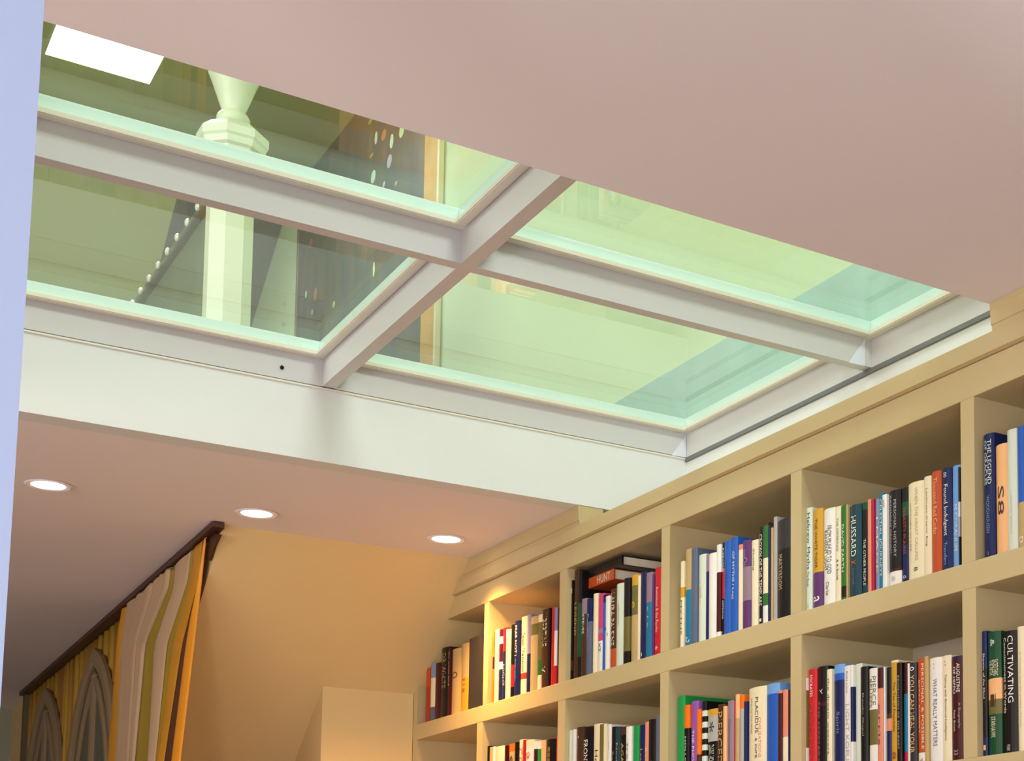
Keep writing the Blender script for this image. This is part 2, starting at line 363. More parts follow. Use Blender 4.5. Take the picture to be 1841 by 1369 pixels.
ROWS = {'u': (Z1B, Z1T, 'upper shelf'), 'l': (Z2B, Z2T, 'lower shelf')}
BAY = ['leftmost bay', 'second bay from the left', 'third bay from the left', 'third bay from the right', 'second bay from the right', 'rightmost bay']
def book(y0, y1, z0, z1, bands, texts, label, group, setb=SET, depth=.15, rnd=.15):
    """y0<y1; spine faces -X at XB+setb; bands: [(fraction from the top where the band ends, colour)]"""
    w = y1-y0; h = z1-z0; xs = XB+setb; yc = (y0+y1)/2
    t = thing('book', label, 'book', (xs+depth/2, yc, z0), group)
    loc = t.location
    r = min(rnd*w, .006)
    sp = [(r*(1-math.cos(a)), 0) for a in (0,)]
    prof = []
    K = 6
    for i in range(K+1):
        s = -1+2*i/K; prof.append((xs+r*(s*s), yc+s*w/2))
    bt = .0018 if w > .01 else .0008
    outer = [(xs+depth, y0)] + prof + [(xs+depth, y1)]
    inner = [(xs+depth, y1-bt), (xs+.004+r, y1-bt), (xs+.004+r, y0+bt), (xs+depth, y0+bt)]
    poly = outer+inner
    cuts = [z1]+[z1-h*f for f, c in bands[:-1]]+[z0]
    bm = bmesh.new(); mats = []
    rings = [[bm.verts.new((p[0]-loc[0], p[1]-loc[1], z-loc[2])) for p in poly] for z in cuts]
    for k, (f, c) in enumerate(bands):
        m = cm(c)
        if m not in mats: mats.append(m)
        mi = mats.index(m)
        for i in range(len(poly)):
            fc = bm.faces.new((rings[k][i], rings[k][(i+1) % len(poly)], rings[k+1][(i+1) % len(poly)], rings[k+1][i])); fc.material_index = mi
    bm.faces.new(rings[0]).material_index = 0; bm.faces.new(rings[-1]).material_index = len(mats)-1
    obj('cover', bm, mats, t)
    pm = bmesh.new(); box(pm, xs+.005+r-loc[0], xs+depth-.004-loc[0], y0+bt-loc[1], y1-bt-loc[1], .003, h-.003)
    obj('page_block', pm, PAGE, t)
    for tx in texts:
        s, col, hf, st, ln = tx[:5]; off = tx[5] if len(tx) > 5 else 0
        V, F, a0, a1, b0, b1 = textmesh(s)
        if a1-a0 < 1e-6: continue
        sx = ln*h/(a1-a0); sy = hf*w/max(b1-b0, .5)
        tm = bmesh.new(); vs = []
        for v in V:
            yy = -((v.y-(b0+b1)/2)*sy)+off*w
            sn = yy/(w/2) if w else 0
            vs.append(tm.verts.new((xs-.0006+r*min(1, sn*sn)-loc[0], yc+yy-loc[1], h*(1-st)-(v.x-a0)*sx)))
        for f in F:
            try: tm.faces.new([vs[i] for i in f])
            except ValueError: pass
        obj('spine_title', tm, mat('ink_'+col, NAMED.get(col, col), .4), t)
    return t
def pb(s):      # "yellow:.66 purple" -> [(.66,'yellow'),(1,'purple')]
    out = []
    for q in s.split():
        a = q.split(':'); out.append((float(a[1]) if len(a) > 1 else 1., a[0]))
    return out
def shelfrow(row, bay, items, lim):
    z0, zt, nm = ROWS[row]; prev = lim[1]
    for it in items:
        x0, x1, yt, bands, texts, look = it[:6]; opt = it[6] if len(it) > 6 else {}
        sb = opt.get('set', SET+random.uniform(-.003, .003)); ym = yt+45
        ya = at(x0, ym, 0, XB+SET).y; yb = at(x1, ym, 0, XB+SET).y
        ya = min(ya, prev-.0003); yb = max(yb, lim[0]+.0003)
        if ya-yb < .002: continue
        prev = yb
        z1 = min(at((x0+x1)/2, yt, 0, XB+sb).z, zt-.006)
        book(yb, ya-.0003, z0+.0005, z1, pb(bands), texts, look+' book, '+nm+', '+BAY[bay], 'books on the '+nm, sb, opt.get('d', .14+.03*random.random()), opt.get('r', .15))
T = lambda s, c='white', h=.5, st=.12, ln=.6, off=0: (s, c, h, st, ln, off)
L0 = (4.06+.026, 4.583); 
shelfrow('u', 0, [
 (764, 771, 1202, 'rust:.35 brick', [], 'thin brick-red'),
 (771, 779, 1194.5, 'bluegrey:.25 cream:.75 slate', [], 'thin pale blue and cream'),
 (779, 791, 1193, 'maroon', [], 'plain dark maroon'),
 (791, 806, 1165, 'black', [T('DR WHITE', 'tan', .45, .08, .5)], 'thick black leather-like'),
 (806, 811, 1165, 'maroon', [T('the waste land', 'white', .4, .05, .5)], 'thin maroon'),
 (811, 826, 1167, 'tan', [T('O', 'brown', .6, .35, .1)], 'tan with a small dark emblem'),
 (826, 843, 1158, 'tan:.5 gold', [T('z i n', 'brick', .4, .5, .2)], 'mottled tan and gold'),
 (843.5, 868, 1145, 'dgrey', [], 'wide charcoal', {'r': .02, 'd': .2})], L0)
shelfrow('u', 1, [
 (876, 887, 1139, 'orange:.35 maroon:.52 orange', [T('TALES', 'brick', .4, .08, .2)], 'bright orange with a maroon square'),
 (887, 894, 1133, 'cream', [], 'slim plain cream'),
 (894, 900, 1133.6, 'maroon:.1 white:.2 maroon:.45 white:.55 navy', [], 'dark plum and white banded'),
 (900, 908, 1130.6, 'crimson:.32 navy', [T('NIGHT', 'grey', .4, .5, .3)], 'crimson-topped navy'),
 (908, 917.4, 1132, 'cream', [T('Journeys', 'olive', .5, .1, .3)], 'cream with faint olive lettering'),
 (917.4, 923.5, 1124, 'black:.55 red:.85 black', [], 'thin black with red centre'),
 (923.5, 933, 1117, 'navy', [T('FEAR NOT I', 'white', .4, .06, .4), T('~~~~', 'lblue', .4, .5, .3)], 'navy with white lettering'),
 (933, 945.4, 1110, 'cream:.72 brick:.8 cream', [T('Jean Vannini', 'black', .5, .2, .5)], 'cream with black lettering and red mark'),
 (945.4, 952.5, 1106, 'lav:.5 navy', [], 'lavender-grey'),
 (952.5, 964.5, 1109, 'tan:.1 olive:.25 tan', [], 'tan with an olive band'),
 (964.5, 971.6, 1106.5, 'cream:.1 olive:.6 green:.8 cream', [T('garden', 'olive', .4, .3, .3)], 'yellow-green and cream'),
 (971.6, 984.4, 1096.5, 'brown', [T('LIBERTINE', 'cream', .6, .05, .42), T('v', 'white', .5, .72, .08)], 'brown with a white logo'),
 (984.4, 988, 1094, 'black', [], 'very thin black'),
 (988, 996, 1093.7, 'red', [], 'glossy red'),
 (996, 1001, 1093, 'lav:.3 white:.75 red', [], 'thin lavender and white'),
 (1001, 1006, 1094, 'maroon', [], 'dark wine-red')], (3.6085, 4.052))
shelfrow('u', 2, [
 (1020, 1028, 1045.8, 'black:.8 brown:.9 black', [T('I', 'white', .4, .08, .05)], 'black with a thin white mark'),
 (1028, 1037, 1026, 'brown', [T('LEGEND', 'tan', .4, .3, .3)], 'very tall dark brown'),
 (1037, 1044.5, 1028, 'black:.3 dgreen:.8 black', [], 'tall black-green'),
 (1044.5, 1054, 1076.8, 'mauve:.2 brown', [T('STEVES', 'white', .4, .2, .25)], 'mauve-brown'),
 (1054, 1063, 1077, 'navy:.3 slate', [T('Pacific', 'lblue', .4, .2, .3)], 'slate blue'),
 (1063, 1071.4, 1068.7, 'cream', [], 'cream with a rounded spine'),
 (1071.4, 1082, 1069, 'pink:.45 lav:.5 pink:.6 white', [T('xz', 'slate', .4, .62, .12)], 'bright pink-topped white'),
 (1082, 1086, 1071, 'navy:.1 blue', [], 'thin blue'),
 (1086, 1093.8, 1072.8, 'white', [T('/', 'black', .5, .4, .15)], 'white with a black stroke'),
 (1093.8, 1104.6, 1060, 'brown:.75 rust', [T('LAURA PALSINE', 'cream', .55, .05, .66)], 'dark brown with cream capitals'),
 (1104.6, 1120, 1050, 'pale', [T('unforeseen', 'grey', .25, .25, .25)], 'plain pale grey'),
 (1120, 1131.5, 1040, 'black:.45 olive:.85 black', [T('SHADOWS', 'olive', .4, .5, .3)], 'black and dark olive'),
 (1131.5, 1144, 1035, 'gold:.12 olive:.46 tan', [T('e', 'yellow', .4, .3, .08)], 'olive and tan'),
 (1144, 1149, 1036, 'cream', [], 'thin cream'),
 (1149, 1161, 1029, 'navy', [T('-', 'white', .5, .92, .04)], 'deep navy'),
 (1161, 1172.5, 1029.6, 'mauve:.35 teal', [T('c i e', 'pale', .2, .4, .25)], 'teal with a grey-mauve top'),
 (1172.5, 1176.5, 1033, 'purple', [], 'thin purple'),
 (1176.5, 1188.4, 1020, 'red', [T('Awareness & the Psyche', 'f0c0b0', .5, .22, .52), T('*', 'white', .5, .9, .04)], 'bright red')], (3.0845, 3.5665))
shelfrow('u', 3, [
 (1223.5, 1230, 1009.5, 'cream:.3 gold:.42 cream', [T('MYTHS', 'black', .35, .45, .4)], 'narrow cream'),
 (1230, 1242, 988, 'tan:.42 teal', [T('oP', 'white', .6, .9, .06)], 'tan over teal'),
 (1242, 1253, 986, 'slate', [], 'large slate blue'),
 (1253, 1266.5, 998, 'pale', [T('~ leaves ~', 'yellow', .4, .3, .25)], 'pale grey-green'),
 (1266.5, 1272, 998, 'mauve:.2 navy', [], 'thin dark violet'),
 (1272, 1287, 995, 'white', [], 'plain bright white'),
 (1287, 1295, 979.8, 'white:.3 maroon:.94 white', [], 'dark plum with a white top'),
 (1295, 1300.7, 977, 'black:.28 red:.6 black', [T('EVERYONE', 'white', .4, .06, .25), T('METROWL', 'white', .4, .62, .2)], 'slim black with red centre'),
 (1300.7, 1313, 973, 'blue', [T('a world list', 'navy', .2, .2, .3)], 'mid blue'),
 (1313, 1325, 966, 'blue', [T('OF MYTHS / Legg', 'pale', .4, .15, .5)], 'wide cobalt blue', {'d': .2}),
 (1325, 1334, 980, 'salmon:.06 cream', [], 'cream with a salmon top'),
 (1334, 1349, 971.6, 'purple:.3 mauve:.68 purple', [T('ooOo', 'lav', .5, .1, .2)], 'purple marbled'),
 (1349, 1361, 971.6, 'cream', [T('Skellig', 'olive', .3, .1, .25)], 'ivory'),
 (1361, 1369.4, 948, 'black', [T('CROWN OF THE TEMPLARS', 'white', .55, .08, .72), T('I', 'white', .4, .93, .03)], 'narrow black with large white capitals'),
 (1369.4, 1379, 941, 'brown:.03 green:.35 cream:.7 green:.82 white', [], 'leafy green and cream'),
 (1379, 1383, 948, 'navy', [], 'thin navy'),
 (1383, 1387.4, 950, 'tan', [], 'thin tan'),
 (1387.4, 1394, 930.7, 'grey', [], 'grey tall narrow'),
 (1394, 1420, 933.8, 'dgrey:.3 black', [T('MARTYRDOM', 'tan', .3, .35, .35, .15)], 'wide black')], (2.5590, 3.0443))
shelfrow('u', 4, [
 (1441.7, 1460, 914.6, 'pale', [T('Hebrew Myths', 'dteal', .55, .05, .55), T('The Book', 'dgrey', .3, .62, .15), T('__', 'black', .5, .94, .04)], 'pale green-grey with dark title'),
 (1460, 1478, 915, 'gold:.64 purple', [T('THE WHITE TIGER', 'brown', .25, .1, .5), T('a', 'white', .6, .88, .06)], 'golden yellow over purple'),
 (1478, 1500, 914.6, 'white', [T('FROM MUHUD TO GOD', 'dgrey', .3, .18, .5, -.12), T('RANSENT LIGHT', 'dgrey', .3, .22, .42, .18), T('Clarke', 'black', .25, .76, .14)], 'white with two grey title lines'),
 (1500, 1512, 911, 'cream', [T('THE OFFERINGS', 'teal', .3, .12, .35), T('A K Smith', 'black', .35, .55, .22)], 'cream with teal lettering'),
 (1512, 1522.4, 908.7, 'green:.85 black:.97 green', [T('DAVID EARTH', 'pale', .4, .2, .5)], 'mid green'),
 (1522.4, 1525.4, 907, 'tan', [], 'very thin tan'),
 (1525.4, 1547, 907.6, 'dteal', [T('HUSSARD', 'white', .42, .12, .44), T('x', 'rust', .4, .6, .05), T('Journal', 'slate', .3, .68, .18)], 'dark teal with large white capitals'),
 (1547, 1559.8, 904, 'dgreen:.08 black:.9 dteal', [T('THE OTHER PEOPLE', 'pale', .35, .4, .5)], 'black with dark green ends'),
 (1559.8, 1566, 898, 'salmon', [], 'thin salmon pink'),
 (1566, 1571, 898, 'crimson', [], 'thin crimson'),
 (1571, 1579, 898, 'bluegrey', [T('I MAGE', 'cream', .4, .2, .6)], 'dusty blue'),
 (1579, 1586.7, 887.7, 'teal', [T('CELESTIAL JOURNEYS', 'pale', .55, .06, .8)], 'bright blue with white capitals'),
 (1586.7, 1595, 889, 'white', [T('hoW', 'maroon', .4, .06, .08)], 'narrow white'),
 (1595, 1617, 882, 'black:.82 maroon:.85 white', [T('KATHARINE GRAHAM', 'grey', .18, .05, .6, .2), T('PERSONAL HISTORY', 'grey', .18, .1, .6, -.15), T('@', 'grey', .3, .9, .05)], 'black with a white foot'),
 (1617, 1631, 878, 'black:.15 dgreen:.3 black:.6 navy', [T('THIRSTY PLAINS', 'brick', .35, .2, .5), T('o', 'white', .4, .92, .03)], 'black and navy'),
 (1631, 1659, 866.6, 'cream', [T('VICTORY IN LIFE', 'olive', .12, .2, .5, .25), T('WHEN THE HEART CALLING', 'tan', .16, .06, .75, -.15), T('B', 'black', .2, .88, .04, -.1)], 'wide ivory'),
 (1659, 1672, 857, 'cream', [T('Landscape dreams', 'olive', .3, .12, .45), T('King', 'black', .3, .6, .1)], 'ivory with a yellowish edge'),
 (1672, 1689.5, 848, 'rust', [T('Thousand Red Cedar', 'peach', .4, .06, .56)], 'burnt orange'),
 (1689.5, 1708.5, 842, 'navy', [T('Found Indulgent', 'white', .42, .16, .5), T('Travellers', 'lblue', .3, .72, .22), T('oo', 'white', .3, .04, .05)], 'deep blue with white title'),
 (1708.5, 1723, 838, 'lblue', [T('M CORALIUM', 'pale', .4, .38, .45)], 'light blue'),
 (1723, 1726, 840, 'dgrey:.35 white:.5 grey:.7 black', [], 'black and white photo-covered')], (2.0328, 2.5187))
shelfrow('u', 5, [
 (1767, 1786.5, 779.5, 'navy', [T('THE LEGEND', 'pale', .3, .05, .36, -.16), T('OF ORACLES', 'pale', .3, .05, .36, .2), T('WOODHOUSEN', 'bluegrey', .3, .5, .3), T('_', 'grey', .4, .95, .03)], 'dark blue with pale title'),
 (1786.5, 1809, 799, 'peach', [T('S8', 'maroon', .5, .38, .26)], 'peach with a dark ornament'),
 (1809, 1826, 772, 'pale', [T('- winter palace', 'grey', .18, .5, .36)], 'off-white'),
 (1826, 1839, 767.5, 'blue:.62 tan', [T('D', 'white', .5, .9, .05)], 'sky blue over tan'),
 (1839, 1862, 749, 'peach:.15 maroon:.2 peach', [T('THE SAGAS', 'brown', .4, .2, .5)], 'tall peach')], (1.513, 1.995))
# books lying flat across the top of the third bay
def flat(x0, x1, yt, yb, c, texts, label):
    p0, p1 = at(x0, yt+20, 0, XB+.03), at(x1, yt+20, 0, XB+.03)
    z1 = min(at(x0, yt, 0, XB+.03).z, Z1T-.004); z0 = at(x0, yb, 0, XB+.03).z
    t = thing('book', label, 'book', (XB+.11, (p0.y+p1.y)/2, z0), 'books on the upper shelf'); l = t.location
    ln = p0.y-p1.y; th = z1-z0
    bm = bmesh.new(); box(bm, -.08, -.076, -ln/2, ln/2, 0, th); box(bm, -.076, .07, -ln/2, ln/2, 0, .0015); box(bm, -.076, .07, -ln/2, ln/2, th-.0015, th)
    obj('cover', bm, cm(c), t); pm = bmesh.new(); box(pm, -.075, .066, -ln/2+.003, ln/2-.003, .0017, th-.0017); obj('page_block', pm, PAGE, t)
    for (s, col, hf, st, lf) in texts:
        V, F, a0, a1, b0, b1 = textmesh(s); tm = bmesh.new(); sx = lf*ln/(a1-a0); sy = hf*th/(b1-b0)
        vs = [tm.verts.new((-.0806, ln/2-st*ln-(v.x-a0)*sx, th/2+(v.y-(b0+b1)/2)*sy)) for v in V]
        for f in F: tm.faces.new([vs[i] for i in f])
        obj('spine_title', tm, mat('ink_'+col, NAMED.get(col, col), .4), t)
flat(1045.5, 1103, 1046, 1064, 'rust', [('HUNT', 'pale', .7, .5, .4)], 'rust-brown book lying flat on top of upright books, upper shelf, third bay from the left')
flat(1045.5, 1118, 1029, 1045.2, 'black', [], 'black book lying flat, topmost in the third bay from the left, upper shelf')

shelfrow('l', 1, [
 (864, 878, 1343.6, 'black:.5 brown', [], 'black-brown'),
 (879, 885, 1344, 'tan', [], 'thin khaki'),
 (885, 889, 1343, 'white', [], 'thin chalk-white'),
 (889.5, 907, 1342, 'cream', [T('poem', 'tan', .4, .2, .3)], 'wide cream'),
 (907, 909.5, 1341, 'maroon', [], 'very thin maroon'),
 (909.5, 921, 1339, 'orange:.1 tan', [T('Sun', 'maroon', .5, .15, .3)], 'orange-brown'),
 (921, 928, 1336, 'black', [], 'narrow black'),
 (928, 940, 1331, 'cream', [T('rrr', 'orange', .5, .1, .3)], 'tall cream'),
 (940, 942.5, 1331, 'red', [], 'very thin red'),
 (942.5, 957, 1331, 'cream:.1 white', [T('arr', 'orange', .4, .15, .3)], 'white with orange marks'),
 (957, 963, 1334, 'white:.1 maroon', [], 'white-topped maroon'),
 (963, 969, 1334, 'white:.1 vgreen', [], 'small green'),
 (969, 979, 1332, 'peach', [], 'peach-orange'),
 (979, 997, 1330, 'black', [T('===', 'tan', .3, .1, .2)], 'wide black'),
 (997, 1001, 1324, 'red', [], 'thin red')], (3.6085, 4.0815))
shelfrow('l', 2, [
 (1016.5, 1021.5, 1328, 'maroon', [], 'short dark red'),
 (1021.5, 1026, 1314, 'pale', [], 'thin pale green'),
 (1026, 1032, 1312.7, 'white', [], 'slim white'),
 (1032, 1044.5, 1308.6, 'brown', [T('.', 'white', .3, .1, .03)], 'dark brown'),
 (1044.5, 1061.5, 1308, 'black:.65 peach', [T('FRONT', 'white', .4, .15, .3)], 'black with a peach circle'),
 (1061.5, 1077, 1303, 'cream', [T('Hollywood', 'black', .4, .3, .6)], 'cream with black title'),
 (1077, 1085, 1303, 'olive', [], 'olive'),
 (1085, 1090, 1302, 'cream', [], 'first of two thin cream'),
 (1090, 1096, 1304, 'white', [T('-', 'grey', .4, .2, .1)], 'thin white'),
 (1096, 1104, 1308, 'black', [T('Seven', 'lav', .4, .3, .3)], 'black with violet lettering'),
 (1104, 1112, 1308, 'dteal', [T('North', 'grey', .4, .2, .3)], 'dark blue-green'),
 (1112, 1124.5, 1308, 'brown:.1 black', [T('AGAINST', 'tan', .35, .2, .5)], 'black with tan lettering'),
 (1124.5, 1134.8, 1307, 'white', [T('tree', 'mauve', .3, .2, .3)], 'pinkish white'),
 (1134.8, 1145.6, 1306, 'vgreen:.55 red', [T('THE', 'cream', .5, .6, .2)], 'bright green over red'),
 (1145.6, 1156, 1305, 'navy', [T('Leaves', 'salmon', .4, .3, .3)], 'navy with salmon lettering'),
 (1156, 1163, 1299, 'salmon', [T('A to Z', 'cream', .4, .3, .3)], 'salmon'),
 (1163, 1178, 1294, 'black', [T('READINGS', 'grey', .35, .5, .5)], 'tall wide black'),
 (1178, 1185, 1288, 'slate', [], 'tallest slate')], (3.0845, 3.5665))
shelfrow('l', 3, [
 (1214, 1228, 1252.4, 'vgreen', [], 'bright emerald green', {'d': .18}),
 (1228, 1237.6, 1268.4, 'orange:.25 black', [T('HOLLOWAY', 'white', .25, .34, .5)], 'black with an orange top'),
 (1237.6, 1251, 1262, 'violet', [T('THE PHOENIX', 'white', .3, .3, .5)], 'violet'),
 (1251, 1258, 1276, 'orange:.52 brown', [], 'thin orange'),
 (1258, 1266.5, 1262, 'black:.1 pale:.16 black:.22 pale:.28 black:.34 pale:.40 black:.46 pale:.52 black:.58 pale:.64 black', [], 'zebra-striped'),
 (1266.5, 1287, 1276, 'gold:.08 grey:.38 black:.8 gold', [T('*', 'black', .5, .15, .12), T('DARK HOLY DAYS', 'pale', .45, .42, .35)], 'yellow with a black and grey panel'),
 (1287, 1300.5, 1267, 'brown', [T('PIERCED', 'tan', .55, .08, .6)], 'brown with tan capitals'),
 (1300.5, 1307, 1270, 'peach', [], 'slim peach'),
 (1307, 1318.4, 1260, 'mauve', [T('Conversations', 'purple', .25, .2, .5)], 'mauve'),
 (1318.4, 1320.5, 1262, 'red', [], 'very thin red'),
 (1320.5, 1328, 1249, 'peach:.25 tan', [], 'tan with a peach top'),
 (1328, 1336, 1251, 'orange:.14 grey', [], 'grey with an orange top'),
 (1336, 1341, 1262, 'navy', [], 'thin black-blue'),
 (1341, 1373.6, 1236.4, 'cream', [T('JOHN OF THE CROSS', 'brown', .1, .1, .35, .27), T('PLACIDUS  a cure', 'maroon', .16, .1, .6, -.05), T('CIVILISATIONS', 'salmon', .12, .3, .4, -.2)], 'very wide cream'),
 (1373.6, 1397.6, 1230, 'lblue:.1 blue', [], 'wide mottled blue'),
 (1398.5, 1405, 1242, 'salmon:.03 maroon', [], 'slim maroon'),
 (1405, 1414.5, 1241, 'salmon:.5 cream', [], 'salmon and cream'),
 (1414.5, 1420, 1241, 'maroon:.4 navy', [], 'narrow plum')], (2.5590, 3.0443))
shelfrow('l', 4, [
 (1440.5, 1450.6, 1206.8, 'tan:.07 white:.18 olive:.7 white', [T('afric', 'white', .4, .3, .3)], 'patterned olive and white'),
 (1450.6, 1465.8, 1204, 'red', [T('SOCRATES', 'white', .3, .05, .2), T('ooooo', 'brick', .5, .3, .5)], 'bright scarlet'),
 (1465.8, 1484.5, 1199, 'black:.32 maroon:.35 black', [T('THE MYSTERY', 'grey', .15, .3, .55, .25), T('y', 'white', .25, .2, .05)], 'wide black'),
 (1484.5, 1493.7, 1204, 'cream', [T('the dream weavers', 'olive', .4, .08, .7)], 'slim cream'),
 (1493.7, 1513, 1196, 'lblue:.08 blue:.14 navy', [T('Spirit', 'bluegrey', .35, .42, .2)], 'navy with a bright blue top'),
 (1513, 1529, 1198, 'white', [T('LIGHT KOFUN', 'grey', .4, .35, .58), T('Robt Lane', 'mauve', .2, .05, .2)], 'white with tall grey capitals'),
 (1529, 1534, 1196, 'white:.2 navy:.7 white', [], 'thin white and navy'),
 (1534, 1546, 1194.6, 'pale', [], 'pale ivory'),
 (1546, 1560, 1199, 'black', [T('Dunelm Chapel', 'grey', .25, .25, .4)], 'black with a blue edge'),
 (1560, 1576.6, 1202, 'white:.4 olive:.74 white', [T('PIERCE', 'olive', .35, .08, .28, -.15), T('BELIEFS', 'olive', .3, .1, .28, .2)], 'white with an olive middle'),
 (1576.6, 1587, 1201, 'maroon:.2 salmon', [T('orris', 'purple', .35, .35, .4)], 'rose with a maroon top'),
 (1587, 1590, 1200, 'white', [], 'very thin white'),
 (1590, 1599, 1201, 'black:.45 brown:.5 salmon:.62 navy', [], 'black with a small picture'),
 (1599, 1612, 1188, 'cream:.02 gold', [T('The Tao of Friendship', 'brown', .4, .2, .46), T('8', 'brick', .5, .84, .07)], 'golden yellow'),
 (1612, 1621.5, 1192, 'black', [T('REVOLUTION OF THE HEART', 'grey', .3, .12, .7)], 'narrow black'),
 (1621.5, 1628.5, 1192, 'maroon:.3 teal:.85 crimson', [], 'plum and teal'),
 (1628.5, 1633, 1194, 'white', [], 'thin plain white'),
 (1633, 1646, 1192, 'dgrey', [T('YOU CAN HEAL YOUR', 'peach', .55, .12, .75), T('o', 'white', .6, .04, .04)], 'charcoal with large peach letters'),
 (1646, 1661, 1185, 'rust:.88 white', [T('PERSONAL & POSSIBLE', 'cream', .22, .05, .8, -.2), T('BETTY ROBERT', 'cream', .22, .2, .5, .2), T('T', 'brick', .3, .93, .04)], 'orange-red with a white foot'),
 (1661, 1668, 1180.6, 'tan', [], 'slim khaki'),
 (1668, 1692, 1183, 'white', [T('WHAT REALLY MATTERS', 'slate', .28, .2, .64, -.06), T('..', 'grey', .2, .05, .06)], 'wide white with blue-grey capitals'),
 (1692, 1709, 1179, 'cream', [T('Talking with Emotional Intelligence', 'brown', .26, .18, .62), T('..', 'black', .2, .05, .05)], 'cream with brown script'),
 (1709, 1731, 1180, 'navy:.02 maroon', [T('AUGUSTINE', 'white', .22, .07, .28, -.2), T('OF HIPPO', 'white', .22, .1, .26, .1), T('A Biography', 'grey', .16, .45, .25, -.25), T('Peter Brown', 'cream', .16, .52, .2, .1), T('33', 'grey', .3, .9, .05)], 'dark maroon with white capitals')], (2.0328, 2.5187))
shelfrow('l', 5, [
 (1758, 1773, 1136, 'navy:.3 black:.85 navy', [T('Shaman of the Mind', 'white', .38, .18, .36), T('I', 'peach', .5, .91, .04)], 'navy and black'),
 (1773, 1797, 1136, 'dgreen:.38 peach:.55 olive:.67 dgreen', [T('THE FIFTH', 'cream', .3, .23, .12, .12), T('SACRED THING', 'cream', .3, .23, .13, -.2), T('STARHAWK', 'cream', .32, .69, .17), T('&', 'pale', .3, .06, .06), T('i', 'brown', .4, .5, .12)], 'dark green with an orange picture panel'),
 (1798, 1825, 1135, 'black', [T('CULTIVATING', 'white', .3, .04, .55, -.16), T('Consciousness in Words', 'white', .2, .05, .62, .2), T('FIFTH ELEMENT', 'white', .2, .93, .05)], 'wide black with white capitals'),
 (1825, 1837, 1127.5, 'cream', [T('A Women and the poetry of Love', 'tan', .3, .2, .6)], 'cream with tan lettering'),
 (1837, 1852, 1123, 'white', [T('Practice Wilderness', 'maroon', .3, .3, .4)], 'white')], (1.513, 1.995))

# ------------------------------------------------------------------ curtains on the dormer cheek
def ydiag(z=None): pass
SHEER = mat('sheer_beige_voile', (196, 166, 134), .75, .08, 10)
LINEN = mat('ochre_silk', (196, 138, 32), .5, .16, 10)
BRIGHT = mat('amber_silk', (226, 150, 30), .45, .1, 10)
DARK = mat('fold_shade_brown', (92, 52, 20), .6, .15, 10)  # shade inside a fold, painted as a dark brown band
OLIVE = mat('olive_silk', (164, 140, 36), .5, .12, 10)
def cx(px, py):         # curtain plane: runs from (0.985,4.2) to (1.045,7.64)
    d = ray(px, py); k = .06/3.44; t = (.985-k*4.2)/(d.x-k*d.y); return Vector((0, 0, CZ))+d*t
B = [[(376, 947), (366, 1045), (352, 1160), (327, 1369)], [(374.5, 948), (364, 1045), (341, 1160), (314, 1369)], [(371, 951), (360, 1045), (331, 1160), (299, 1369)],
     [(352, 967), (346, 1045), (315, 1160), (288, 1369)], [(350, 969), (341, 1045), (304, 1160), (283, 1369)], [(318, 997), (313, 1060), (281, 1160), (271, 1369)],
     [(314, 1001), (306, 1060), (265, 1160), (246, 1369)], [(285, 1026), (278, 1070), (252, 1160), (239, 1369)], [(232, 1073), (230, 1100), (222, 1160), (213, 1369)], [(226, 1078), (223, 1100), (217, 1160), (197, 1369)]]
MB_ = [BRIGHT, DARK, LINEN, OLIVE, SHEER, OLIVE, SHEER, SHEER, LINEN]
dr = thing('curtain', 'long gathered beige and amber curtain hanging at the open edge of the dormer', 'curtain', (1.0, 4.7, 0))
def samp(poly, t):      # t 0..1 along rows, extended below the frame to the floor
    n = len(poly)-1; s = min(t*n, n-1e-6); i = int(s); f = s-i
    return (poly[i][0]*(1-f)+poly[i+1][0]*f, poly[i][1]*(1-f)+poly[i+1][1]*f)
for k in range(len(B)-1):
    R, NW = 26, 8; bm = bmesh.new(); g = []
    for j in range(R+3):
        row = []
        for i in range(NW+1):
            f = i/NW; t = min(1, j/R)
            a, b = samp(B[k], t), samp(B[k+1], t); p = cx(a[0]*(1-f)+b[0]*f, a[1]*(1-f)+b[1]*f)
            p.z = min(p.z, H-.020)
            if j > R: p.z -= (p.z-.05)*(j-R)/2
            s = math.sin(math.pi*f); dep = .012*min(1, .25+t*1.4)*(1 if k % 2 == 0 else -.5)
            if k in (6, 7): s = abs(math.sin(math.pi*f*3)); dep = .010
            p.x -= s*dep+.004; row.append(bm.verts.new(p))
        g.append(row)
    for j in range(R+2):
        for i in range(NW):
            f = bm.faces.new((g[j][i], g[j][i+1], g[j+1][i+1], g[j+1][i])); f.smooth = True
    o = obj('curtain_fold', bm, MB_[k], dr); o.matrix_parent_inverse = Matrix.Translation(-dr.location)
    md = o.modifiers.new('thick', 'SOLIDIFY'); md.thickness = .0015
